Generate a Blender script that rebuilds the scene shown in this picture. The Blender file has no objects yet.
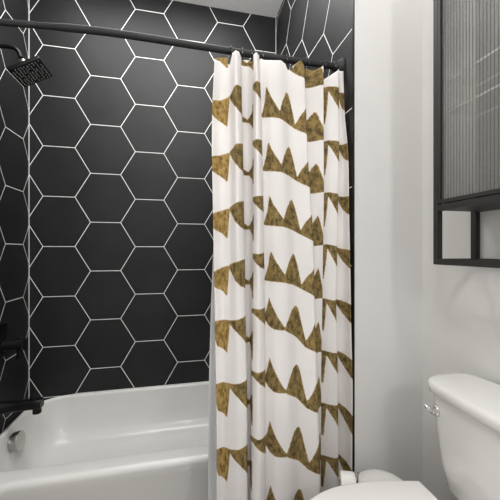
import bpy, bmesh, math, random
import numpy as np
from mathutils import Vector, Matrix
random.seed(4)
rng = np.random.default_rng(4)
PI = math.pi
C = bpy.context.scene.collection
scene = bpy.context.scene

# ------------------------------------------------------------------ frame
CZ = 1.19                      # camera height
CX, CY = 0.90, -2.011
F = 301.0
SY, CYW = 0.2112, 0.9775       # sine / cosine of the yaw
def n_px(px, n):               # point at depth n (metres in front of the camera along +y) seen at column px -> (x, Z)
    r = (px - 250.0) / F
    Z = n / (-SY * r + CYW)
    return CX + (r * CYW + SY) * Z, Z

# ------------------------------------------------------------------ materials
def new_mat(name):
    m = bpy.data.materials.new(name); m.use_nodes = True
    nt = m.node_tree
    return m, nt, nt.nodes['Principled BSDF']
def lin(c):
    return tuple(((v/255)/12.92 if v/255 <= .04045 else ((v/255+.055)/1.055)**2.4) for v in c) + (1.0,)
def N(nt, kind, **kw):
    n = nt.nodes.new(kind)
    for k, v in kw.items(): setattr(n, k, v)
    return n
def math_node(nt, op, a, b=None, c=None):
    n = N(nt, 'ShaderNodeMath', operation=op)
    for i, v in enumerate((a, b, c)):
        if v is None: continue
        if isinstance(v, (int, float)): n.inputs[i].default_value = v
        else: nt.links.new(v, n.inputs[i])
    return n.outputs[0]
def mix_col(nt, fac, a, b):
    n = N(nt, 'ShaderNodeMix', data_type='RGBA')
    for i, v in ((0, fac), (6, a), (7, b)):
        if isinstance(v, (int, float)): n.inputs[i].default_value = v
        elif isinstance(v, tuple): n.inputs[i].default_value = v
        else: nt.links.new(v, n.inputs[i])
    return n.outputs[2]
def noise(nt, vec, scale, detail=3, rough=.5):
    n = N(nt, 'ShaderNodeTexNoise')
    n.inputs['Scale'].default_value = scale; n.inputs['Detail'].default_value = detail
    n.inputs['Roughness'].default_value = rough
    if vec is not None: nt.links.new(vec, n.inputs['Vector'])
    return n.outputs[0]
def mapping(nt, vec, scale):
    n = N(nt, 'ShaderNodeMapping'); n.inputs['Scale'].default_value = scale
    nt.links.new(vec, n.inputs['Vector']); return n.outputs[0]
def smooth(nt, v, lo, hi):
    n = N(nt, 'ShaderNodeMapRange', interpolation_type='SMOOTHSTEP')
    n.inputs[1].default_value = lo; n.inputs[2].default_value = hi
    nt.links.new(v, n.inputs[0]); return n.outputs[0]
def bump(nt, b, h, strength, dist):
    n = N(nt, 'ShaderNodeBump'); n.inputs['Strength'].default_value = strength; n.inputs['Distance'].default_value = dist
    nt.links.new(h, n.inputs['Height']); nt.links.new(n.outputs[0], b.inputs['Normal'])
def objco(nt): return N(nt, 'ShaderNodeTexCoord').outputs['Object']

def plain(name, col, rough=.5, metal=0., noise_amt=.0, nscale=20, bump_s=0., coat=0., spec=None):
    m, nt, b = new_mat(name)
    b.inputs['Roughness'].default_value = rough; b.inputs['Metallic'].default_value = metal
    if coat: b.inputs['Coat Weight'].default_value = coat; b.inputs['Coat Roughness'].default_value = .05
    if spec is not None: b.inputs['Specular IOR Level'].default_value = spec
    c = lin(col)
    co = objco(nt)
    nz = noise(nt, co, nscale, 4)
    if noise_amt:
        d = tuple(v*(1-noise_amt) for v in c[:3]) + (1,)
        nt.links.new(mix_col(nt, smooth(nt, nz, .3, .7), d, c), b.inputs['Base Color'])
    else: b.inputs['Base Color'].default_value = c
    if bump_s: bump(nt, b, nz, bump_s, .002)
    return m

H = 0.30
def hex_mat(name, axis, cu, cz):
    """large flat-topped hexagon tiles, light grout lines; axis = the horizontal world axis of the wall"""
    m, nt, b = new_mat(name)
    geo = N(nt, 'ShaderNodeNewGeometry').outputs['Position']
    sep = N(nt, 'ShaderNodeSeparateXYZ'); nt.links.new(geo, sep.inputs[0])
    hor = sep.outputs[0 if axis == 'x' else 1]
    SX, SZ = math.sqrt(3)*H, H
    def cell(off):
        u = math_node(nt, 'ADD', hor, -cu + SX*(20.5+off)); u = math_node(nt, 'MODULO', u, SX); u = math_node(nt, 'SUBTRACT', u, SX/2)
        v = math_node(nt, 'ADD', sep.outputs[2], -cz + SZ*(20.5+off)); v = math_node(nt, 'MODULO', v, SZ); v = math_node(nt, 'SUBTRACT', v, SZ/2)
        u = math_node(nt, 'ABSOLUTE', u); v = math_node(nt, 'ABSOLUTE', v)
        w = math_node(nt, 'ADD', math_node(nt, 'MULTIPLY', u, math.sqrt(3)/2), math_node(nt, 'MULTIPLY', v, .5))
        return math_node(nt, 'MAXIMUM', v, w)
    d = math_node(nt, 'SUBTRACT', H/2, math_node(nt, 'MINIMUM', cell(0), cell(.5)))
    tile = smooth(nt, d, .0013, .0024)
    co = objco(nt)
    n1 = noise(nt, co, 3.0, 4, .6); n2 = noise(nt, co, 60, 3)
    tcol = mix_col(nt, smooth(nt, n1, .3, .75), lin((27, 27, 28)), lin((38, 38, 39)))
    tcol = mix_col(nt, math_node(nt, 'MULTIPLY', n2, .25), tcol, lin((48, 48, 48)))
    nt.links.new(mix_col(nt, tile, lin((250, 249, 247)), tcol), b.inputs['Base Color'])
    rg = N(nt, 'ShaderNodeMapRange'); rg.inputs[3].default_value = .8; rg.inputs[4].default_value = .52
    nt.links.new(tile, rg.inputs[0]); nt.links.new(rg.outputs[0], b.inputs['Roughness'])
    b.inputs['Specular IOR Level'].default_value = .35
    hgt = math_node(nt, 'ADD', smooth(nt, d, .002, .006), math_node(nt, 'MULTIPLY', n1, .25))
    bump(nt, b, hgt, .35, .002)
    return m

M = {}
M['tile_back'] = hex_mat('charcoal_hexagon_tile_back', 'x', .1606, CZ+.171)
M['tile_left'] = hex_mat('charcoal_hexagon_tile_left', 'y', -.150, CZ+.182)
M['tile_right'] = hex_mat('charcoal_hexagon_tile_right', 'y', -.390, CZ+.090)
M['paint'] = plain('pale_grey_wall_paint', (221, 220, 218), .75, noise_amt=.02, nscale=6, bump_s=.05)
M['ceil'] = plain('white_ceiling_paint', (240, 239, 237), .85, noise_amt=.04, nscale=60, bump_s=.25)
M['floor'] = plain('grey_floor_tile', (150, 146, 140), .5, noise_amt=.2, nscale=8)
M['grout'] = plain('white_caulk', (224, 223, 219), .6)
M['trim'] = plain('black_metal_trim', (30, 30, 30), .4, .6)
M['trim_white'] = plain('white_baseboard_paint', (225, 224, 221), .4)
M['black'] = plain('matt_black_metal', (20, 20, 21), .38, .35, noise_amt=.2, nscale=40)
M['rod'] = plain('dark_rod_metal', (42, 42, 43), .62, .2, noise_amt=.15, nscale=30)
M['cab'] = plain('bronze_black_powder_coat', (38, 37, 35), .55, .1, noise_amt=.12, nscale=60)
M['enamel'] = plain('white_tub_enamel', (226, 225, 222), .30, coat=.2, noise_amt=.015, nscale=5)
M['ceramic'] = plain('white_glazed_ceramic', (231, 230, 228), .12, coat=.5, noise_amt=.015, nscale=5)
M['seat'] = plain('white_seat_plastic', (236, 235, 233), .25)
M['chrome'] = plain('chrome', (215, 215, 215), .12, 1.)
M['steel'] = plain('brushed_nickel', (190, 188, 184), .28, 1.)
M['paper'] = plain('white_tissue_paper', (240, 239, 236), .9, noise_amt=.04, nscale=120, bump_s=.3)
M['card'] = plain('brown_cardboard', (170, 150, 128), .85, noise_amt=.15, nscale=60)
M['bin'] = plain('white_bin_plastic', (236, 235, 232), .3)
M['nozzle'] = plain('grey_rubber', (190, 190, 190), .5)
M['dark_rubber'] = plain('dark_rubber', (36, 36, 36), .6)

def glass_ribbed():
    m, nt, b = new_mat('fluted_glass')
    b.inputs['Base Color'].default_value = (.75, .75, .73, 1); b.inputs['Roughness'].default_value = .15
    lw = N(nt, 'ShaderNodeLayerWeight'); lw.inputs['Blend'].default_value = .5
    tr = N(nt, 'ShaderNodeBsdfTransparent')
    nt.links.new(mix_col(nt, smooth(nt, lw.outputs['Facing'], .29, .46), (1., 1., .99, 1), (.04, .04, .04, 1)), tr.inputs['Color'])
    mx = N(nt, 'ShaderNodeMixShader')
    f = math_node(nt, 'MULTIPLY_ADD', lw.outputs['Facing'], .10, .10)
    nt.links.new(f, mx.inputs[0])
    nt.links.new(tr.outputs[0], mx.inputs[1]); nt.links.new(b.outputs[0], mx.inputs[2])
    nt.links.new(mx.outputs[0], nt.nodes['Material Output'].inputs['Surface'])
    return m
M['fluted'] = glass_ribbed()
def glass_shelf():
    m, nt, b = new_mat('glass_shelf_edge')
    b.inputs['Base Color'].default_value = lin((222, 226, 222)); b.inputs['Roughness'].default_value = .15
    tr = N(nt, 'ShaderNodeBsdfTransparent'); tr.inputs['Color'].default_value = (.985, .99, .985, 1)
    g = N(nt, 'ShaderNodeNewGeometry'); s = N(nt, 'ShaderNodeSeparateXYZ'); nt.links.new(g.outputs['True Normal'], s.inputs[0])
    edge = math_node(nt, 'GREATER_THAN', math_node(nt, 'MULTIPLY', s.outputs[0], -1.), .5)   # the polished front edge is pale, the sheet is clear
    mx = N(nt, 'ShaderNodeMixShader')
    nt.links.new(math_node(nt, 'MULTIPLY_ADD', edge, .8, .02), mx.inputs[0])
    nt.links.new(tr.outputs[0], mx.inputs[1]); nt.links.new(b.outputs[0], mx.inputs[2])
    nt.links.new(mx.outputs[0], nt.nodes['Material Output'].inputs['Surface'])
    return m
M['shelf'] = glass_shelf()

def curtain_mat():
    m, nt, b = new_mat('white_cotton_with_gold_garland_print')
    at = N(nt, 'ShaderNodeAttribute'); at.attribute_name = 'print_distance'
    fab = N(nt, 'ShaderNodeAttribute'); fab.attribute_name = 'fabric'
    vec = fab.outputs['Vector']
    nedge = noise(nt, vec, 160, 3)
    d = math_node(nt, 'ADD', at.outputs['Fac'], math_node(nt, 'MULTIPLY_ADD', nedge, .006, -.003))
    fac = smooth(nt, d, -.0009, .0011)
    brush = noise(nt, mapping(nt, vec, (1.0, .5, 1)), 75, 5, .75)
    brush2 = noise(nt, mapping(nt, vec, (1, .7, 1)), 26, 4, .6)
    g = mix_col(nt, smooth(nt, brush, .38, .60), lin((80, 69, 42)), lin((142, 121, 77)))
    g = mix_col(nt, math_node(nt, 'MULTIPLY', smooth(nt, brush2, .5, .7), .40), g, lin((172, 143, 86)))
    sx = N(nt, 'ShaderNodeSeparateXYZ'); nt.links.new(vec, sx.inputs[0])
    warm = math_node(nt, 'SUBTRACT', 1., smooth(nt, sx.outputs[0], .955, .968))    # the first flag of each row is printed in a yellower gold
    g = mix_col(nt, math_node(nt, 'MULTIPLY', warm, .5), g, mix_col(nt, smooth(nt, brush, .36, .6), lin((124, 94, 44)), lin((198, 164, 98))))
    rim = smooth(nt, d, .004, .0008)
    g = mix_col(nt, math_node(nt, 'MULTIPLY', rim, .55), g, lin((182, 148, 88)))
    weave = noise(nt, vec, 900, 2)
    w = mix_col(nt, smooth(nt, weave, .3, .7), lin((227, 223, 221)), lin((234, 231, 229)))
    nt.links.new(mix_col(nt, fac, w, g), b.inputs['Base Color'])
    b.inputs['Roughness'].default_value = .85; b.inputs['Specular IOR Level'].default_value = .2
    wr = noise(nt, mapping(nt, vec, (1, .35, 1)), 14, 3)
    bump(nt, b, math_node(nt, 'ADD', math_node(nt, 'MULTIPLY', weave, .15), wr), .25, .004)
    return m
M['curtain'] = curtain_mat()
def liner_mat():
    m, nt, b = new_mat('pale_liner_fabric')
    b.inputs['Base Color'].default_value = lin((226, 228, 230)); b.inputs['Roughness'].default_value = .5
    tl = N(nt, 'ShaderNodeBsdfTranslucent'); tl.inputs['Color'].default_value = (.8, .8, .8, 1)
    mx = N(nt, 'ShaderNodeMixShader'); mx.inputs[0].default_value = .2
    nt.links.new(b.outputs[0], mx.inputs[1]); nt.links.new(tl.outputs[0], mx.inputs[2])
    nt.links.new(mx.outputs[0], nt.nodes['Material Output'].inputs['Surface'])
    return m
M['liner'] = liner_mat()

# ------------------------------------------------------------------ helpers
def obj(name, bm, mat, parent=None, smooth_angle=40, mats=None):
    bmesh.ops.recalc_face_normals(bm, faces=bm.faces)
    me = bpy.data.meshes.new(name); bm.to_mesh(me); bm.free()
    o = bpy.data.objects.new(name, me); C.objects.link(o)
    for mm in (mats or [mat]): me.materials.append(mm)
    if smooth_angle:
        for p in me.polygons: p.use_smooth = True
        me.set_sharp_from_angle(angle=math.radians(smooth_angle))
    if parent:
        o.parent = parent; o.matrix_parent_inverse = parent.matrix_world.inverted() if parent.matrix_world else Matrix()
    return o
def thing(name, label, cat, loc=(0, 0, 0), group=None):
    o = bpy.data.objects.new(name, None); C.objects.link(o); o.location = loc
    o.empty_display_size = .05
    o.matrix_world = Matrix.Translation(loc)
    o['label'] = label; o['category'] = cat
    if group: o['group'] = group
    return o
def tag(o, label, cat, group=None):
    o['label'] = label; o['category'] = cat
    if group: o['group'] = group
    return o
def struct(o): o['kind'] = 'structure'; return o
def add_box(bm, x0, x1, y0, y1, z0, z1, bev=0., seg=2):
    r = bmesh.ops.create_cube(bm, size=1)
    vs = r['verts']
    for v in vs:
        v.co = Vector((x0 + (v.co.x+.5)*(x1-x0), y0 + (v.co.y+.5)*(y1-y0), z0 + (v.co.z+.5)*(z1-z0)))
    if bev:
        es = list({e for v in vs for e in v.link_edges})
        bmesh.ops.bevel(bm, geom=es, offset=bev, segments=seg, affect='EDGES', profile=.5)
    return vs
def box(x0, x1, y0, y1, z0, z1, bev=0., seg=2):
    bm = bmesh.new(); add_box(bm, x0, x1, y0, y1, z0, z1, bev, seg); return bm
def loft(bm, loops, cap0=True, cap1=True, closed=True):
    rows = [[bm.verts.new(p) for p in L] for L in loops]
    n = len(rows[0])
    for a, b in zip(rows, rows[1:]):
        for i in range(n if closed else n-1):
            j = (i+1) % n
            bm.faces.new((a[i], a[j], b[j], b[i]))
    if cap0: bm.faces.new(rows[0][::-1])
    if cap1: bm.faces.new(rows[-1])
    return rows
def frame_at(d):
    d = d.normalized(); up = Vector((0, 0, 1)) if abs(d.z) < .95 else Vector((1, 0, 0))
    a = d.cross(up).normalized(); return a, d.cross(a).normalized()
def add_tube(bm, pts, r, seg=16, cap=True):
    pts = [Vector(p) for p in pts]; rs = r if isinstance(r, (list, tuple)) else [r]*len(pts)
    loops = []; a = None
    for i, p in enumerate(pts):
        d = (pts[min(i+1, len(pts)-1)] - pts[max(i-1, 0)]).normalized()
        if a is None: a, b = frame_at(d)
        else:
            a = (a - d*a.dot(d)).normalized(); b = d.cross(a)
        loops.append([p + (a*math.cos(t) + b*math.sin(t))*rs[i] for t in (2*PI*k/seg for k in range(seg))])
    loft(bm, loops, cap, cap)
def tube(pts, r, seg=16): bm = bmesh.new(); add_tube(bm, pts, r, seg); return bm
def add_lathe(bm, base, axis, prof, seg=28, cap=True):
    """prof = [(distance along the axis, radius)]"""
    base = Vector(base); d = Vector(axis).normalized(); a, b = frame_at(d)
    loft(bm, [[base + d*h + (a*math.cos(t) + b*math.sin(t))*max(r, 1e-4) for t in (2*PI*k/seg for k in range(seg))] for h, r in prof], cap, cap)
def lathe(base, axis, prof, seg=28): bm = bmesh.new(); add_lathe(bm, base, axis, prof, seg); return bm
def rrect(x0, x1, y0, y1, r, z, arc=8, side=6):
    """rounded rectangle loop; the same number of points whatever the radius"""
    r = min(r, (x1-x0)/2-1e-4, (y1-y0)/2-1e-4)
    out = []
    cs = [((x1-r, y1-r), 0), ((x0+r, y1-r), PI/2), ((x0+r, y0+r), PI), ((x1-r, y0+r), 1.5*PI)]
    for i, ((cx, cy), a0) in enumerate(cs):
        for k in range(arc+1):
            a = a0 + PI/2*k/arc; out.append(Vector((cx+r*math.cos(a), cy+r*math.sin(a), z)))
        (nx, ny), na = cs[(i+1) % 4]
        q = Vector((nx+r*math.cos(na), ny+r*math.sin(na), z)); p = out[-1].copy()
        for k in range(1, side): out.append(p.lerp(q, k/side))
    return out
def sstep(a, b, x):
    t = max(0., min(1., (x-a)/(b-a))); return t*t*(3-2*t)

# ------------------------------------------------------------------ the setting
CEIL = CZ + 1.616
XL, XA, XR = 0.0, 1.52, 1.82          # left tiled wall, right tiled alcove wall, painted wall behind the toilet
YJ, YB = -0.99, -3.3                  # face of the painted return wall; how far the room is built towards us
struct(obj('floor', box(-.1, XR+.1, YB, .1, -.1, 0), M['floor'], smooth_angle=0))
struct(obj('ceiling', box(-.1, XR+.1, YB, .1, CEIL, CEIL+.1), M['ceil'], smooth_angle=0))
struct(obj('wall_back', box(-.1, XA+.05, 0, .1, 0, CEIL), M['tile_back'], smooth_angle=0))
bm = bmesh.new(); add_box(bm, -.1, 0, -1.0, .0, 0, CEIL)
struct(obj('wall_left', bm, M['tile_left'], smooth_angle=0))
struct(obj('wall_left_front', box(-.1, 0, YB, -1.0, 0, CEIL), M['paint'], smooth_angle=0))
bm = box(XA, XR, YJ, 0, 0, CEIL)      # return wall: tiled towards the tub, painted towards us
for f in bm.faces:
    f.normal_update()
    if f.normal.x < -.5: f.material_index = 1
struct(obj('wall_alcove', bm, None, smooth_angle=0, mats=[M['paint'], M['tile_right']]))
struct(obj('wall_right', box(XR, XR+.1, YB, .0, 0, CEIL), M['paint'], smooth_angle=0))
bm = bmesh.new(); add_box(bm, 0, .0036, -.0036, 0, .30, CEIL)
struct(obj('trim_1', bm, M['grout'], smooth_angle=0))
bm = bmesh.new(); add_box(bm, XA-.003, XA, -.003, 0, .30, CEIL)
struct(obj('trim_2', bm, M['grout'], smooth_angle=0))
struct(obj('trim_3', box(XA-.003, XA+.0015, YJ-.002, YJ+.011, 0, CEIL, .0008, 1), M['trim'], smooth_angle=0))
struct(obj('trim_4', box(XA+.0015, XA+.010, YJ-.003, YJ, 0, CEIL, .002, 2), M['paint'], smooth_angle=30))
struct(obj('baseboard_back', box(XA+.01, XR-.0125, YJ-.012, YJ, 0, .10, .003), M['trim_white']))
struct(obj('baseboard_right', box(XR-.012, XR, YB, YJ-.0125, 0, .10, .003), M['trim_white']))

# ------------------------------------------------------------------ bathtub
RIM = CZ - .869
TF = -.735                            # apron face
tub = thing('bathtub', 'white alcove bathtub with a smooth apron below black hexagon tiles', 'bathtub', (.76, -.37, 0))
bm = bmesh.new()
x0, x1, y0, y1 = .0015, XA-.004, TF, -.0015
def rim_dip(p):                       # the deck at the tap end sits a little lower
    q = p.copy()
    if q.z > RIM-.10: q.z -= .046*(1-sstep(.0, .06, q.x))*sstep(RIM-.10, RIM-.02, q.z)
    return q
loops = [rrect(x0, x1, y0+.012, y1, .004, 0.0), rrect(x0, x1, y0+.006, y1, .004, RIM-.075), rrect(x0, x1, y0+.001, y1, .004, RIM-.055)]
for k in range(7):                    # rolled front lip
    a = PI/2*k/6
    loops.append(rrect(x0, x1, y0+.024-.024*math.cos(a), y1-.0, .006, RIM-.024+.024*math.sin(a)))
ix0, ix1, iy0, iy1, ir = .065, 1.445, -.640, -.028, .17
loops.append(rrect(ix0-.022, ix1+.022, iy0-.022, iy1+.016, ir+.02, RIM))
for k in range(1, 7):
    a = PI/2*k/6; q = .022*(1-math.sin(a)); h = .022*(1-math.cos(a))
    loops.append(rrect(ix0-q, ix1+q, iy0-q, iy1+q*.7, ir+q, RIM-h))
depth = RIM-.07
for s, w in ((.25, .014), (.5, .030), (.72, .050), (.86, .075), (.94, .11), (.985, .155), (1., .21)):
    loops.append(rrect(ix0+w*.85, ix1-w*1.5, iy0+w*.7, iy1-w*.9, max(.17-w*.3, .06), RIM-.022-(depth-.022)*s))
loops = [[rim_dip(p) for p in L] for L in loops]
loft(bm, loops)
obj('basin', bm, M['enamel'], tub, smooth_angle=50)
# overflow cover on the inner end wall
ov = Vector((.106, -.337, CZ-.932))
d = Vector((1, 0, .12)).normalized()
bm = bmesh.new()
add_lathe(bm, ov - d*.030, d, [(0, .034), (.010, .034), (.012, .044), (.036, .0455), (.041, .044), (.043, .038), (.043, 0)])
o = obj('overflow_cover', bm, M['steel'], tub); o['label'] = 'round brushed metal overflow cover'

# ------------------------------------------------------------------ tap end fittings
FY = -.335
sp = thing('tub_spout', 'matt black tub spout jutting over the tap end of the bathtub', 'spout', (0, FY, CZ-.77))
sz = CZ-.764
bm = bmesh.new()
def spx(x, w, h, zc, r): return [Vector((x, FY+p.x, zc+p.y)) for p in rrect(-w/2, w/2, -h/2, h/2, r, 0, 5, 2)]
loft(bm, [spx(.0, .066, .066, sz, .032), spx(.024, .066, .066, sz, .032), spx(.036, .054, .054, sz, .024), spx(.10, .048, .046, sz+.003, .015),
          spx(.176, .048, .046, sz+.006, .012), spx(.203, .048, .046, sz+.006, .012), spx(.208, .042, .040, sz+.006, .009)])
obj('spout_body', bm, M['black'], sp)
bm = bmesh.new(); add_lathe(bm, (.186, FY, sz-.006), (0, 0, -1), [(0, .019), (.034, .019), (.036, .016), (.036, 0)])
obj('outlet', bm, M['black'], sp)
bm = bmesh.new(); add_lathe(bm, (.160, FY, sz+.026), (0, 0, 1), [(0, .005), (.010, .005), (.011, .008), (.018, .008), (.019, 0)])
o = obj('diverter_knob', bm, M['black'], sp)

vz = CZ-.462
sv = thing('shower_valve', 'matt black shower valve with square plate and lever on the left tiled wall', 'valve', (0, FY, vz))
obj('wall_plate', box(-.001, .014, FY-.09, FY+.09, vz-.075, vz+.095, .006, 3), M['black'], sv)
h = obj('handle_hub', lathe((.010, FY, vz), (1, 0, 0), [(0, .040), (.030, .040), (.034, .026), (.092, .024), (.095, .030), (.120, .030), (.124, .026), (.124, 0)]), M['black'], sv)
obj('lever', box(.100, .120, FY-.011, FY+.011, vz-.070, vz-.012, .004), M['black'], h)

hz = CZ+.86
shd = thing('overhead_shower', 'square matt black shower head tilted on a curved arm above the tub', 'shower head', (0, FY-.02, hz))
SHY = FY-.03
C0 = Vector((.176, SHY, CZ+.853))                                   # centre of the spray face
ta = math.radians(30)
ax_a = Vector((math.cos(ta), 0, math.sin(ta))); ax_b = Vector((0, 1, 0)); nrm = Vector((math.sin(ta), 0, -math.cos(ta)))
def plate(w, h0, h1, r0, r1, r=.008):
    L = []
    for hh, ww in ((h0, w-r0), (h0+(.003 if h1 > h0 else -.003), w), (h1-(.002 if h1 > h0 else -.002), w), (h1, w-r1)):
        L.append([C0 + ax_a*p.x + ax_b*p.y - nrm*hh for p in rrect(-ww/2, ww/2, -ww/2, ww/2, r, 0, 4, 2)])
    bm = bmesh.new(); loft(bm, L); return bm
head = obj('spray_plate', plate(.150, 0, .017, .004, .01), M['black'], shd)
bm = bmesh.new()
for i in range(10):
    for j in range(10):
        if (i*7+j*3) % 11 == 0: continue
        p = C0 + ax_a*((i-4.5)*.0135 + random.uniform(-.002, .002)) + ax_b*((j-4.5)*.0135 + random.uniform(-.002, .002))
        add_lathe(bm, p - nrm*.001, nrm, [(0, .0026), (.003, .0020), (.003, 0)], 8)
nz = obj('spray_nozzles', bm, M['nozzle'], head); nz['kind'] = 'stuff'; nz['label'] = 'grey rubber spray nozzles'
top = C0 - nrm*.017
jb = top - nrm*.046 - ax_a*.006
bm = bmesh.new(); add_lathe(bm, top + nrm*.001, -nrm, [(0, .030), (.006, .030), (.010, .016), (.034, .013)])
obj('collar', bm, M['black'], shd)
bm = bmesh.new(); bmesh.ops.create_uvsphere(bm, u_segments=20, v_segments=12, radius=.0155, matrix=Matrix.Translation(jb))
o = obj('ball_joint', bm, M['steel'], shd); o['label'] = 'chrome ball joint'
arm = []
p0 = Vector((.002, SHY, CZ+.960)); p1 = Vector((.075, SHY, CZ+.975)); p2 = Vector((.118, SHY, CZ+.982)); p3 = jb - nrm*.024
for k in range(18):
    t = k/17; arm.append(p0*(1-t)**3 + p1*3*t*(1-t)**2 + p2*3*t*t*(1-t) + p3*t**3)
obj('shower_arm', tube(arm, .0105, 14), M['black'], shd)
obj('wall_flange', lathe((.0, SHY, CZ+.960), (1, 0, 0), [(0, .032), (.006, .032), (.012, .018), (.014, .012)]), M['black'], shd)

# ------------------------------------------------------------------ rod
RS = 1.026
RZ = CZ + .722*RS
def rod_n(x):
    return float(np.interp(x, [0, .33, .49, .60, .72, .85, 1.035, 1.25, 1.52], [1.122, 1.1005, 1.0815, 1.0745, 1.0735, 1.078, 1.0830, 1.0855, 1.0875]))*RS
def rod_n_s(x): return sum(rod_n(x+dx) for dx in (-.12, -.06, 0, .06, .12))/5
def rod_p(x): return Vector((x, CY + rod_n_s(x), RZ))
rod = thing('curtain_rod', 'slim dark metal shower rod spanning the tub alcove', 'curtain rod', (0, CY+1.1, RZ))
obj('rod_tube', tube([rod_p(.004+.49*k/15) for k in range(16)], .0098), M['rod'], rod)
obj('rod_sleeve', tube([rod_p(.475+(1.513-.475)*k/24) for k in range(25)], [.0105]+[.0122]*24), M['rod'], rod)
for xx, sgn in ((0.001, 1), (XA-.001, -1)):
    p = rod_p(xx); obj('end_flange', lathe(p, (sgn, 0, 0), [(0, .034), (.005, .034), (.010, .030), (.018, .020), (.034, .0165), (.036, .0125)]), M['rod'], rod)

# ------------------------------------------------------------------ curtain
ROWS = [60, 110, 150, 230, 310, 385, 460, 520]
K = {}
K['k0'] = [215, 212.5, 212, 213.5, 215, 216.5, 217, 217]
K['ka'] = [222, 221, 221, 221.5, 222.5, 223, 223, 223]
K['k1'] = [230, 229.5, 229.8, 229.5, 229, 229, 229, 229]
K['k1b'] = [236, 236, 237, 237.5, 238, 238.5, 239, 239]
K['k2'] = [241, 241.5, 242.5, 244, 245, 246.5, 247, 247]
K['k2c'] = [247, 247.5, 248, 249, 249, 249.5, 249.5, 249.5]
K['k3'] = [253.5, 253, 253, 253.5, 252.5, 252, 251.5, 251.5]
K['k4'] = [259, 261, 262, 263.7, 264.5, 265, 265.5, 265.5]
K['k6'] = [303.7, 306, 307.3, 312.5, 314.5, 316.5, 319.3, 320]
K['k7'] = [323, 323.5, 323.7, 323, 322, 321, 320.6, 321]
K['k8'] = [339, 338.8, 338.5, 337, 336, 337.2, 338, 338]
K['k9'] = [343.5, 345, 348, 349.5, 351, 352.2, 352.4, 352.4]
LEAN_PY = [60, 118, 172, 226, 280, 335, 393, 453, 520]
LEAN = [0, 0, .09, .2, .28, .52, .84, 1.0, 1.1]
NB = 1.087
ZN = 1.105
def kpx(name, py): return float(np.interp(py, ROWS, K[name]))
def knots(py):
    g = lambda n: kpx(n, py)
    flat = sstep(120, 420, py)         # folds near the rod are deep, further down the cloth evens out
    k4, k6, k7, k8, k9 = g('k4'), g('k6'), g('k7'), g('k8'), g('k9')
    L = [
        (g('k0')+13, .034, 197), (g('k0')+3, .026, 208), (g('k0'), .002, 213), (g('ka'), .022*(1-.5*flat), 221), (g('k1'), .006-.010*flat, 229),
        (g('k1b'), -.044+.016*flat, 237), (g('k2'), -.020, 245), (g('k2')-.8, .034, 252), (g('k2c'), .046, 256), (g('k3')-1.0, .026, 259),
        (g('k3'), -.006, 262), ((g('k3')+k4)/2, -.034, 267), (k4, -.012, 272), (k4-.5, .018, 275), (k4+1.8, .024, 278)]
    for f, dn in ((.2, .006), (.42, .002), (.62, .018), (.82, .014)):
        L.append((k4+1.8+(k6-k4-1.8)*f, dn, 278+48*f))
    L += [(k6, .000, 326), (k6-.7, .026, 331), ((k6+k7)/2, .018, 336), (k7, -.002, 341), (k7-.7, .024, 345),
          ((k7+k8)/2, .006, 352), (k8, -.006, 359), (k8-.2, .014, 362), ((k8+k9)/2, .008, 368), (k9, .012, 374)]
    top = .018*(1-sstep(62, 105, py))   # at the rings the cloth hangs in front of the rod
    return [(a, b-top, c) for a, b, c in L]
def lean_amp(t): return float(np.interp(t, [190, 250, 290, 326, 341, 360], [.085, .10, .12, .10, .01, 0]))
def section(z):
    """cross-section of the hanging cloth at height z: arrays x, n, t"""
    py = 250 - F*(z-CZ)/ZN
    f = float(np.interp(py, LEAN_PY, LEAN))
    P = []
    for px, dn, t in knots(py):
        n = (NB+dn)*(1 - lean_amp(t)*f)
        x, Z = n_px(px, n)
        if x > 1.510:                  # keep clear of the tiled wall
            n *= (1.510-CX)/(x-CX); x = 1.510
        P.append((x, n, t))
    P = np.array(P)
    P = np.vstack([2*P[0]-P[1], P, 2*P[-1]-P[-2]])
    out = []
    SUB = 8
    for i in range(1, len(P)-2):       # centripetal Catmull-Rom
        p0, p1, p2, p3 = P[i-1], P[i], P[i+1], P[i+2]
        dd = lambda a, b: max(np.hypot(a[0]-b[0], a[1]-b[1])**.5, 1e-4)
        t0 = 0; t1 = t0+dd(p0, p1); t2 = t1+dd(p1, p2); t3 = t2+dd(p2, p3)
        for s in range(SUB):
            t = t1+(t2-t1)*s/SUB
            a1 = (t1-t)/(t1-t0)*p0+(t-t0)/(t1-t0)*p1; a2 = (t2-t)/(t2-t1)*p1+(t-t1)/(t2-t1)*p2; a3 = (t3-t)/(t3-t2)*p2+(t-t2)/(t3-t2)*p3
            b1 = (t2-t)/(t2-t0)*a1+(t-t0)/(t2-t0)*a2; b2 = (t3-t)/(t3-t1)*a2+(t-t1)/(t3-t1)*a3
            q = (t2-t)/(t2-t1)*b1+(t-t1)/(t2-t1)*b2
            q[2] = p1[2]+(p2[2]-p1[2])*s/SUB
            out.append(q)
    out.append(P[-2])
    return np.array(out)
PER = .2056                            # repeat of the print down the cloth
TU = .0042                             # metres of cloth per fabric unit
TOP_T = [197, 208, 213, 221, 229, 232, 237, 241, 245, 252, 256, 259, 262, 267, 272, 275, 278, 282, 300, 305, 308, 322, 326, 331, 336, 341, 345, 352, 359, 362, 374]
TOP_PY = [57.5, 58, 59, 62, 64.5, 53, 50, 51.5, 57, 60, 60, 62, 55, 52.5, 56, 62, 58.5, 60, 60.5, 64, 71, 60, 65, 68, 71, 66, 81, 75, 69, 71, 71]
NR = 270
ZB = .055
base = section(RZ-.05)
NC = len(base)
topz = []
for x, n, t in base:
    r_x = x - CX; Z = SY*r_x + CYW*n
    topz.append(CZ + (250-np.interp(t, TOP_T, TOP_PY))*Z/F)
topz = np.array(topz)
zg = np.linspace(2.06, ZB-.03, 240)
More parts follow.
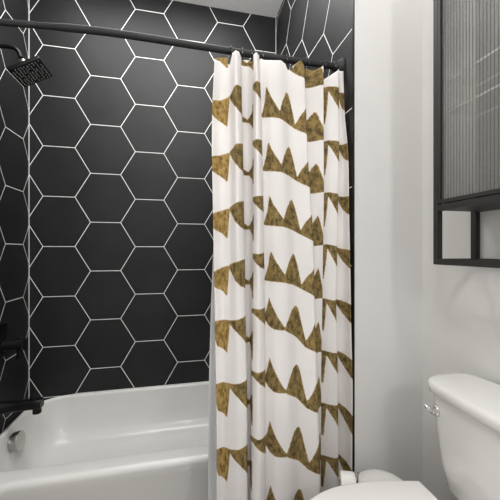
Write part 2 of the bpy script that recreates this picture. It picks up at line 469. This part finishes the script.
secs = np.array([section(z) for z in zg])          # heights x columns x 3
X = np.zeros((NR, NC)); Nn = np.zeros((NR, NC)); T = np.zeros((NR, NC)); Zz = np.zeros((NR, NC))
for c in range(NC):
    zz = topz[c] + (ZB-topz[c])*np.linspace(0, 1, NR)
    Zz[:, c] = zz
    X[:, c] = np.interp(zz, zg[::-1], secs[::-1, c, 0]); Nn[:, c] = np.interp(zz, zg[::-1], secs[::-1, c, 1]); T[:, c] = secs[0, c, 2]
# print outlines, measured on the cloth; each is tied to one stretch of fabric (ta..tb)
PRINT = [
    (205, 230, [(210, 215.5), (222, 210.5), (229.8, 208), (229.2, 219), (227.5, 239), (222, 233.5), (214.5, 227), (209, 223)]),
    (228, 246, [(229, 208), (234, 204), (240, 201.5), (245.5, 200.5), (245.5, 230.5), (240, 227), (235.4, 222), (231.6, 214.5)]),
    (251, 263, [(242, 221), (249, 226.0), (251, 223), (254, 213), (254, 242), (252, 234), (250, 229.5), (242, 229.5)]),
    (260, 274, [(253, 197), (258, 196), (265, 195.6), (265, 213.5), (259.4, 209), (254.6, 203.6), (253, 201)]),
    (276, 327, [(269.5, 195), (273.8, 204.4), (279.5, 213), (283.8, 219), (286.4, 209.2), (289.5, 201.5), (291.2, 199), (292.7, 201.5), (295.2, 209.2), (297.6, 218.8), (300.3, 230.2),
                (305.6, 222), (309, 218.5), (313.5, 212), (313.5, 242), (305.6, 237.5), (300.3, 234.8), (292, 230), (284, 227), (273.8, 226), (263, 225), (267.4, 210.8)]),
    (333, 342, [(311.5, 227), (314.5, 220), (317.6, 215.4), (319.5, 219), (321.5, 227), (324.5, 240), (324.5, 245.2), (318, 245.6), (311.5, 246.8)]),
    (344, 360, [(321.5, 296.4), (326, 296.2), (331, 297.4), (337.5, 299), (337.5, 319.5), (336, 318.8), (333.6, 313.8), (329.6, 306), (326.6, 301), (326, 310), (324.6, 322), (323.2, 331), (321.5, 331)]),
    (361, 376, [(335.5, 298.8), (343, 301), (353, 305), (353, 325), (348, 320), (343.2, 314.3), (339.5, 309), (337, 305), (335.5, 302)]),
]
PX = 250 + F*((X-CX)*CYW - Nn*SY)/((X-CX)*SY + Nn*CYW)
PZ = (X-CX)*SY + Nn*CYW
PY = 250 - F*(Zz-CZ)/PZ
def to_cloth(px, py, ta, tb):
    """fabric coordinates (metres along, height) of a spot on one stretch of the cloth"""
    z = CZ + (250-py)*ZN/F
    for _ in range(3):
        s = section(z); m = (s[:, 2] >= ta-6) & (s[:, 2] <= tb+6); s2 = s[m]
        ppx = 250 + F*((s2[:, 0]-CX)*CYW - s2[:, 1]*SY)/((s2[:, 0]-CX)*SY + s2[:, 1]*CYW)
        core = (s2[:, 2] >= ta) & (s2[:, 2] <= tb)
        a, b, c = ppx[core], s2[core, 2], s2[core]
        o = np.argsort(a)
        t = float(np.interp(px, a[o], b[o]))
        if px > a.max(): t = b[np.argmax(a)] + (px-a.max())
        if px < a.min(): t = b[np.argmin(a)] - (a.min()-px)
        nn = float(np.interp(px, a[o], c[o, 1])); xx = float(np.interp(px, a[o], c[o, 0]))
        z = CZ + (250-py)*((xx-CX)*SY + nn*CYW)/F
    return t*TU, z
def sdf(poly, U, V):
    """signed distance to a polygon, positive inside"""
    P = np.array(poly); n = len(P)
    d = np.full(U.shape, 1e9); inside = np.zeros(U.shape, bool)
    for i in range(n):
        a, b = P[i], P[(i+1) % n]
        e = b-a; wx, wy = U-a[0], V-a[1]
        h = np.clip((wx*e[0]+wy*e[1])/max(e.dot(e), 1e-12), 0, 1)
        d = np.minimum(d, (wx-e[0]*h)**2+(wy-e[1]*h)**2)
        cond = ((a[1] > V) != (b[1] > V)) & (U < (b[0]-a[0])*(V-a[1])/(b[1]-a[1]+1e-12)+a[0])
        inside ^= cond
    return np.where(inside, 1, -1)*np.sqrt(d)
U = T*TU
D = np.full(U.shape, -.05)
# further down the cloth the same flags are drawn thinner and more slanted
LOWER = {
    0: [(209, 384), (216.5, 383.4), (230.2, 383.4), (229.2, 398), (227.3, 417.5), (222, 408.5), (217, 401), (209, 392)],
    1: [(229, 383.4), (239.4, 383.2), (244, 381), (249, 377), (249, 411), (247, 408.5), (239.4, 399.4), (232.2, 391.2), (230, 387.5)],
    3: [(251, 369), (253, 370.6), (256, 372.3), (259.4, 372.6), (262.5, 371.5), (268, 367), (268, 392), (265, 388.8), (257.8, 381.8), (253, 376.2), (251, 374)],
    4: [(269.8, 356.5), (271.5, 363), (273.8, 369), (278.6, 379), (283.4, 387), (286, 390.4), (289.5, 379), (292.8, 369), (295, 365.5), (296.8, 364.3), (298.5, 366), (300, 370.6), (303.2, 385), (307.2, 401.8),
        (310, 397.5), (312.8, 393), (315, 387.5), (319, 378), (319, 413), (312, 411), (306.4, 408.2), (301, 402.5), (296, 397.8), (286, 393.2), (279, 393.3), (273.8, 392), (269, 387.5), (264, 380), (264, 376.5), (267.4, 367)],
    6: [(318, 348.5), (322, 350), (328, 351.4), (333, 352.8), (339, 352), (339, 376), (337.4, 374.6), (332.8, 365.8), (328.5, 358.5), (326.4, 355.4), (325.6, 364.2), (323.5, 383.4), (321.5, 382), (318, 380)],
}
for i, (ta, tb, pl) in enumerate(PRINT):
    qs = []
    for shape in (pl, LOWER.get(i, pl)):
        q = np.array([to_cloth(px, py, ta, tb) for px, py in shape]); qs.append((q, q[:, 1].mean()))
    for k in range(-7, 8):
        q, zc = qs[0]
        if zc + k*PER > CZ-.21:
            D = np.maximum(D, sdf(q, U, Zz - k*PER))
        q, zc = qs[1]
        if zc + k*PER <= CZ-.21 and zc + k*PER > -.1:
            D = np.maximum(D, sdf(q, U, Zz - k*PER))
# turned-back hem behind the left edge
q = [(196*TU, CZ+.80-.02), (211*TU, CZ+.80-.03), (211*TU, CZ+.66), (196*TU, CZ+.64)]
zc = CZ+.72
W = (Zz-zc+PER/2) % PER - PER/2 + zc
D = np.maximum(D, sdf(q, U, W))
D[(T > 276) & (T < 306) & (Zz > CZ+.655)] = -.02   # plain white header on the wide panel
# soft sideways packing creases in the cloth
for zc_, a in ((CZ-.055, .0016), (CZ-.43, .0014), (CZ+.30, .0012)):
    Nn += -a*np.exp(-((Zz-zc_-.004*np.sin(X*9))/.006)**2)
Nn += .0022*np.sin(Zz*11+X*17)*np.sin(X*31+Zz*3)
def grid_mesh(name, X, Y, Z, mat):
    nr, nc = X.shape
    me = bpy.data.meshes.new(name)
    vs = np.stack([X, Y, Z], -1).reshape(-1, 3)
    idx = np.arange(nr*nc).reshape(nr, nc)
    fs = np.stack([idx[:-1, :-1], idx[:-1, 1:], idx[1:, 1:], idx[1:, :-1]], -1).reshape(-1, 4)
    me.from_pydata(vs.tolist(), [], fs.tolist())
    me.materials.append(mat)
    me.polygons.foreach_set('use_smooth', [True]*len(fs))
    o = bpy.data.objects.new(name, me); C.objects.link(o); return o, me
cur, me = grid_mesh('shower_curtain', X, CY+Nn, Zz, M['curtain'])
a = me.attributes.new('print_distance', 'FLOAT', 'POINT'); a.data.foreach_set('value', D.reshape(-1).astype(np.float32))
a = me.attributes.new('fabric', 'FLOAT_VECTOR', 'POINT'); a.data.foreach_set('vector', np.stack([U, Zz, 0*U], -1).reshape(-1).astype(np.float32))
me.update()
md = cur.modifiers.new('cloth', 'SOLIDIFY'); md.thickness = .0012; md.offset = 0
tag(cur, 'white fabric shower curtain with brown gold triangle garlands gathered in folds', 'shower curtain')

# liner behind the printed curtain
LR, LC = 90, 90
lx = np.zeros((LR, LC)); ln = lx.copy(); lz = lx.copy()
for i in range(LR):
    z = RZ-.056 + (.07-(RZ-.056))*i/(LR-1)
    py = 250 - F*(z-CZ)/ZN; f = float(np.interp(py, LEAN_PY, LEAN))
    for j in range(LC):
        w = j/(LC-1)
        left = float(np.interp(py, [60, 150, 230, 310, 385, 460, 520], [219, 217, 214.2, 210.8, 208.8, 208.3, 208.3]))
        px = left + (330-left)*w
        n = (NB+.048 + .006*math.sin(w*30))*(1-float(np.interp(w, [0, .3, .6, .8, 1], [.075, .09, .10, .02, 0]))*f)
        xx = min(n_px(px, n)[0], 1.46+.03*(1-w)); lx[i, j] = xx; ln[i, j] = n; lz[i, j] = z
lin_o, _ = grid_mesh('shower_liner', lx, CY+ln, lz, M['liner'])
md = lin_o.modifiers.new('cloth', 'SOLIDIFY'); md.thickness = .0008; md.offset = 0
tag(lin_o, 'plain pale liner peeking out along the left edge of the printed curtain', 'shower liner')

# rings along the rod
ordn = ['leftmost', 'second from left', 'third from left', 'fourth from left', 'fifth from left', 'sixth from left', 'seventh from left', 'rightmost']
for i, px in enumerate((229.5, 242.5, 250.5, 263, 286, 305.5, 324, 333)):
    x, _ = n_px(px, NB*RS); p = rod_p(x)
    bm = bmesh.new()
    tilt = math.radians((-14, 10, -8, 12, 6, -12, 9, -5)[i])
    pts = []
    for k in range(25):
        a = 2*PI*k/24
        rr = .0165 if math.sin(a) > -.2 else .0165 + .010*min(1, (-math.sin(a)-.2)/.8)
        y, z = rr*math.cos(a) - .024*max(0, -math.sin(a)-.3), rr*math.sin(a)-.0015
        pts.append(p + Vector((math.sin(tilt)*y, math.cos(tilt)*y, z)))
    add_tube(bm, pts, .0018, 8, True)
    o = obj('curtain_ring', bm, M['black'], None)
    tag(o, 'black curtain ring on the shower rod, %s of the eight' % ordn[i], 'curtain ring', 'curtain rings on the shower rod')

# ------------------------------------------------------------------ wall cabinet
cab = thing('wall_cabinet', 'black metal framed wall cabinet with fluted glass door and open rail below', 'cabinet', (XR-.075, -1.46, CZ-.045))
cx0, cx1 = CX+.759, XR-.001            # front face, wall side
cy1, cy0 = CY+.800, CY+.800-.52        # far end, near end
t = .018
zb, zs, zt = CZ-.045, CZ+.120, CZ+.93
bm = bmesh.new()
for xx in (cx0, cx1-t):
    for yy in (cy1-t, cy0):
        add_box(bm, xx, xx+t, yy, yy+t, zb, zt, .0012, 1)
for z_ in (zb, zt-t):
    add_box(bm, cx0+t, cx1-t, cy1-t, cy1, z_, z_+t); add_box(bm, cx0+t, cx1-t, cy0, cy0+t, z_, z_+t)
    add_box(bm, cx0, cx0+t, cy0+t, cy1-t, z_, z_+t)
    add_box(bm, cx1-t, cx1, cy0+t, cy1-t, z_, z_+t)
add_box(bm, cx0, cx0+t, cy0+t, cy1-t, zs, zs+t)
obj('frame', bm, M['cab'], cab)
obj('bottom_panel', box(cx0+t, cx1, cy0+t, cy1-t, zs+.001, zs+.016), M['cab'], cab)
obj('top_panel', box(cx0+t, cx1, cy0+t, cy1-t, zt-.010, zt-.004), M['shelf'], cab)
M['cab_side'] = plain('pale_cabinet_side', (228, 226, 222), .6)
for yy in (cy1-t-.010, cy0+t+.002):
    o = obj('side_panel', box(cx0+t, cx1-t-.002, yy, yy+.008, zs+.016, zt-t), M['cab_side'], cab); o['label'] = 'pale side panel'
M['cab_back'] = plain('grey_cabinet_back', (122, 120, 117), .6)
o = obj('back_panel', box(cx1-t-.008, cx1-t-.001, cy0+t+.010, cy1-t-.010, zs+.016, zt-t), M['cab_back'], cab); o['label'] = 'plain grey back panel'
door = obj('door', (lambda bm: (add_box(bm, cx0-.001, cx0+.014, cy1-t-.010, cy1-t-.001, zs+t+.004, zt-t-.003, .001, 1),
                               add_box(bm, cx0-.001, cx0+.014, cy0+t+.001, cy0+t+.013, zs+t+.004, zt-t-.003, .001, 1),
                               add_box(bm, cx0-.001, cx0+.014, cy0+t+.013, cy1-t-.010, zs+t+.003, zs+t+.015, .001, 1),
                               add_box(bm, cx0-.001, cx0+.014, cy0+t+.013, cy1-t-.010, zt-t-.016, zt-t-.003, .001, 1), bm)[-1])(bmesh.new()), M['cab'], cab)
# fluted pane: half-round ribs on its face
bm = bmesh.new()
ya, yb = cy0+t+.013, cy1-t-.010
pitch = .0098; nrib = int((yb-ya)/pitch); pitch = (yb-ya)/nrib
prof = []
for i in range(nrib):
    for k in range(8):
        s = k/8
        prof.append((cx0+.0085 - .0046*math.sin(PI*s), ya+pitch*(i+.5-.5*math.cos(PI*s))))
prof.append((cx0+.0085, yb))
va = [bm.verts.new((x, y, zs+t+.015)) for x, y in prof]; vb = [bm.verts.new((x, y, zt-t-.016)) for x, y in prof]
for i in range(len(prof)-1): bm.faces.new((va[i], va[i+1], vb[i+1], vb[i]))
b0, b1, b2, b3 = [bm.verts.new(p) for p in ((cx0+.0115, ya, zs+t+.015), (cx0+.0115, yb, zs+t+.015), (cx0+.0115, yb, zt-t-.016), (cx0+.0115, ya, zt-t-.016))]
bm.faces.new((b0, b3, b2, b1)); bm.faces.new((va[0], vb[0], b3, b0)); bm.faces.new((va[-1], b1, b2, vb[-1]))
bm.faces.new(va[::-1]+[b0, b1]); bm.faces.new(vb+[b2, b3])
o = obj('fluted_pane', bm, M['fluted'], door, smooth_angle=60); o['label'] = 'ribbed clear glass pane'
for rz in (.418, .512):
    o = obj('shelf', box(cx0+.018, cx1-t-.008, cy0+t+.010, cy1-t-.010, CZ+rz-.003, CZ+rz+.003, .0008, 1), M['shelf'], cab); o['label'] = 'clear glass shelf'

# ------------------------------------------------------------------ toilet
TC = -1.418
toi = thing('toilet', 'white ceramic two piece toilet with closed lid against the right wall', 'toilet', (1.48, TC, 0))
ZL = CZ-.692                           # top of the closed lid
def egg(z, s=1., grow=0., back=1.592, dz=None, front=1.105, hw=.222, bw=.188, n=40):
    """lid outline: rounded nose towards -x, straight back edge"""
    out = []
    xm = 1.365
    pts = []
    for k in range(n+1):
        a = PI/2 + PI*k/n
        pts.append((xm + (xm-front)*math.cos(a), hw*math.sin(a)))
    for k in range(1, 9):
        s_ = k/8; x = xm+(back-xm)*s_; w = hw-(hw-bw)*s_**1.6; pts.append((x, -w))
    for k in range(1, 8): pts.append((back, -bw+2*bw*k/8))
    for k in range(8, 0, -1):
        s_ = k/8; x = xm+(back-xm)*s_; w = hw-(hw-bw)*s_**1.6; pts.append((x, w))
    cx = 1.36
    return [Vector((cx+(x-cx)*s+0, TC+y*s, z)) for x, y in pts]
bm = bmesh.new()
loft(bm, [egg(ZL-.022, .975), egg(ZL-.019, .99), egg(ZL-.010, 1.), egg(ZL-.005, .995), egg(ZL-.002, .98), egg(ZL, .955), egg(ZL+.001, .6), egg(ZL+.002, .2)])
obj('lid', bm, M['seat'], toi, smooth_angle=60)
bm = bmesh.new()
lo = [egg(ZL-.046, .975), egg(ZL-.042, .995), egg(ZL-.030, .995), egg(ZL-.0235, .975), egg(ZL-.0235, .70), egg(ZL-.042, .68), egg(ZL-.046, .70)]
lo.append(lo[0])
rows = [[bm.verts.new(p) for p in L] for L in lo[:-1]]; rows.append(rows[0])
for a, b in zip(rows, rows[1:]):
    for i in range(len(a)): bm.faces.new((a[i], a[(i+1) % len(a)], b[(i+1) % len(a)], b[i]))
obj('seat_ring', bm, M['seat'], toi, smooth_angle=60)
for yy in (TC-.075, TC+.075):
    bm = bmesh.new(); add_box(bm, 1.585, 1.632, yy-.020, yy+.020, ZL-.046, ZL-.012, .008, 3); obj('hinge_cap', bm, M['seat'], toi)
# bowl and pedestal with the rear deck
def bowl_loop(z, s, hw, front, back, bw):
    return egg(z, s, back=back, front=front, hw=hw, bw=bw)
zr = ZL-.047
bm = bmesh.new()
loft(bm, [bowl_loop(0, 1, .115, 1.22, 1.74, .115), bowl_loop(.03, 1, .112, 1.225, 1.74, .112), bowl_loop(.12, 1, .100, 1.24, 1.72, .100), bowl_loop(zr-.22, 1, .112, 1.22, 1.70, .10),
          bowl_loop(zr-.12, 1, .160, 1.16, 1.72, .105), bowl_loop(zr-.05, 1, .196, 1.125, 1.75, .108), bowl_loop(zr-.015, 1, .205, 1.118, 1.78, .110), bowl_loop(zr-.004, 1, .202, 1.121, 1.785, .108), bowl_loop(zr, 1, .195, 1.13, 1.78, .104)])
obj('bowl', bm, M['ceramic'], toi, smooth_angle=60)
zt0, zt1, zl1 = zr+.0005, CZ-.437, CZ-.398
bm = bmesh.new()
def tank(z, xf, hl, r, bow=.0):
    L = rrect(xf, XR-.018, TC-hl, TC+hl, r, z, 8, 10)
    for p in L:
        if p.x < (xf+XR-.018)/2: p.x -= bow*(1-((p.y-TC)/hl)**2)
    return L
loft(bm, [tank(zt0, 1.690, .165, .03), tank(zt0+.008, 1.678, .178, .04), tank(zt0+.03, 1.668, .190, .045, .006), tank(zt0+.10, 1.660, .203, .045, .012), tank(zt0+.2, 1.654, .213, .045, .014), tank(zt1, 1.650, .222, .045, .016)])
obj('tank', bm, M['ceramic'], toi, smooth_angle=60)
bm = bmesh.new()
loft(bm, [tank(zt1+.0005, 1.648, .224, .045, .016), tank(zt1+.004, 1.640, .231, .05, .018), tank(zt1+.020, 1.637, .234, .052, .019), tank(zl1-.010, 1.638, .234, .052, .019), tank(zl1-.004, 1.642, .230, .05, .018), tank(zl1-.001, 1.650, .222, .045, .017), tank(zl1+.001, 1.668, .205, .04, .014), tank(zl1+.002, 1.70, .15, .03, .005)])
obj('tank_lid', bm, M['ceramic'], toi, smooth_angle=60)
hx, hy, hzz = 1.646, CY+.777, CZ-.489
lev = obj('flush_handle', lathe((hx+.008, hy, hzz), (-1, 0, 0), [(0, .0175), (.008, .0175), (.012, .015), (.014, .010), (.022, .0085), (.024, .006)]), M['chrome'], toi)
lev['label'] = 'chrome flush handle'
bm = bmesh.new(); add_tube(bm, [(hx-.010, hy, hzz), (hx-.017, hy+.003, hzz+.003), (hx-.022, hy+.009, hzz+.009), (hx-.024, hy+.015, hzz+.012)], [.006, .0065, .007, .0055], 12)
obj('lever_arm', bm, M['chrome'], lev)

sup = thing('supply_hose', 'dark braided water hose between the tank underside and the right wall', 'hose', (1.80, -1.16, .2))
bm = bmesh.new(); add_tube(bm, [(1.735, -1.262, .438), (1.735, -1.255, .40), (1.725, -1.20, .33), (1.74, -1.155, .25), (1.765, -1.15, .20)], .006, 10)
obj('braided_hose', bm, M['dark_rubber'], sup)
bm = bmesh.new(); add_lathe(bm, (XR-.001, -1.15, .185), (-1, 0, 0), [(0, .022), (.004, .022), (.008, .009), (.045, .009), (.047, .013), (.070, .013), (.072, 0)], 16)
obj('stop_valve', bm, M['chrome'], sup)

# ------------------------------------------------------------------ bin and paper holder between toilet and return wall
BX, BY, BR, BZ = 1.5475, -1.125, .092, CZ-.780
bn = thing('waste_bin', 'small round white bin with domed lid behind the toilet', 'bin', (BX, BY, 0))
obj('body', lathe((BX, BY, 0), (0, 0, 1), [(0.0, .070), (.01, .074), (BZ-.045, BR-.004), (BZ-.04, BR-.004)], 40), M['bin'], bn)
obj('lid', lathe((BX, BY, BZ-.042), (0, 0, 1), [(0, BR-.001), (.012, BR), (.026, BR-.002), (.034, BR-.012), (.039, BR-.03), (.0415, .04), (.042, .0)], 40), M['bin'], bn)

RXc, RYc, RZc, RR = 1.421, -1.115, CZ-.770, .038
RA = math.radians(-24)                 # the roll and its arm are turned a little
st = thing('paper_stand', 'slim chrome toilet paper stand beside the curtain, behind the toilet lid', 'toilet paper stand', (RXc+.0305, RYc, 0))
obj('base_plate', lathe((RXc-.005, RYc, 0), (0, 0, 1), [(.0, .045), (.008, .045), (.011, .041), (.011, 0)]), M['chrome'], st)
px_, py_ = RXc+.031*math.cos(RA), RYc+.031*math.sin(RA)
pts = [(px_, py_, .008), (px_, py_, .2), (px_, py_, RZc+.036), (px_-.001, py_, RZc+.043), (px_+.004, py_-.004, RZc+.045)]
obj('pole', tube(pts, .0035, 10), M['chrome'], st)
obj('arm', tube([Vector((RXc+q*math.cos(RA), RYc+q*math.sin(RA), RZc+dz)) for q, dz in ((.031, .0135), (0, .0135), (-.029, .0135), (-.033, .019))], .003, 10), M['chrome'], st)
rl = thing('toilet_paper_roll', 'white toilet paper roll hanging on the chrome stand arm', 'toilet paper', (RXc, RYc, RZc-RR))
bm = bmesh.new()
L = 0.023
def ring(x, r): return [Vector((RXc+x*math.cos(RA)-r*math.cos(2*PI*k/32)*math.sin(RA), RYc+x*math.sin(RA)+r*math.cos(2*PI*k/32)*math.cos(RA), RZc+r*math.sin(2*PI*k/32))) for k in range(32)]
lo = [ring(-L, RR-.002), ring(-L+.002, RR), ring(L-.002, RR), ring(L, RR-.002), ring(L, .0195), ring(-L, .0195)]
rows = [[bm.verts.new(p) for p in q] for q in lo]; rows.append(rows[0])
for a, b in zip(rows, rows[1:]):
    for i in range(32): bm.faces.new((a[i], a[(i+1) % 32], b[(i+1) % 32], b[i]))
obj('paper', bm, M['paper'], rl, smooth_angle=50)
bm = bmesh.new()
lo = [ring(-L-.0005, .019), ring(L+.0005, .019), ring(L+.0005, .0175), ring(-L-.0005, .0175)]
rows = [[bm.verts.new(p) for p in q] for q in lo]; rows.append(rows[0])
for a, b in zip(rows, rows[1:]):
    for i in range(32): bm.faces.new((a[i], a[(i+1) % 32], b[(i+1) % 32], b[i]))
o = obj('core', bm, M['card'], rl, smooth_angle=50); o['label'] = 'brown cardboard core'

# ------------------------------------------------------------------ light
def area(name, loc, target, sx, sy, power, col=(1, 1, 1)):
    l = bpy.data.lights.new(name, 'AREA'); l.shape = 'RECTANGLE'; l.size = sx; l.size_y = sy; l.energy = power; l.color = col
    o = bpy.data.objects.new(name, l); C.objects.link(o); o.location = loc
    d = Vector(target) - Vector(loc); o.rotation_euler = d.to_track_quat('-Z', 'Y').to_euler(); return o
def bulb(name, loc, r, power, col=(1, .99, .98)):
    l = bpy.data.lights.new(name, 'POINT'); l.energy = power; l.color = col; l.shadow_soft_size = r
    o = bpy.data.objects.new(name, l); C.objects.link(o); o.location = loc; return o
bulb('ceiling_globe', (.85, -2.05, CEIL-.55), .16, 20)
area('ceiling_bounce_fill', (.85, -1.25, CEIL-.50), (.85, -.9, CEIL), .4, .4, 7, (1, .99, .98))  # added fill aimed upwards to brighten the ceiling, no fixture hangs here
bulb("vanity_globe", (1.50, -3.05, 1.95), .12, 21)
area('tub_fill', (.70, -.52, CEIL-.02), (.70, -.519, 0), 1.1, .5, 16, (1, .99, .98))  # added soft fill that lifts the tub and alcove, not a fitted lamp
w = bpy.data.worlds.new('room_light'); scene.world = w; w.use_nodes = True
w.node_tree.nodes['Background'].inputs[0].default_value = (1, .995, .99, 1)
w.node_tree.nodes['Background'].inputs[1].default_value = .50

# ------------------------------------------------------------------ camera and view
cd = bpy.data.cameras.new('camera'); cam = bpy.data.objects.new('camera', cd); C.objects.link(cam)
cam.location = (CX, CY, CZ); cam.rotation_euler = (PI/2, 0, -math.asin(SY))
cd.sensor_width = 36; cd.lens = F/500*36; cd.clip_start = .02
scene.camera = cam
scene.view_settings.view_transform = 'Standard'; scene.view_settings.look = 'None'
scene.view_settings.gamma = 1; scene.view_settings.use_curve_mapping = False
scene.view_settings.exposure = 0.2
scene.cycles.transparent_max_bounces = 24
scene.cycles.max_bounces = 10; scene.cycles.diffuse_bounces = 5
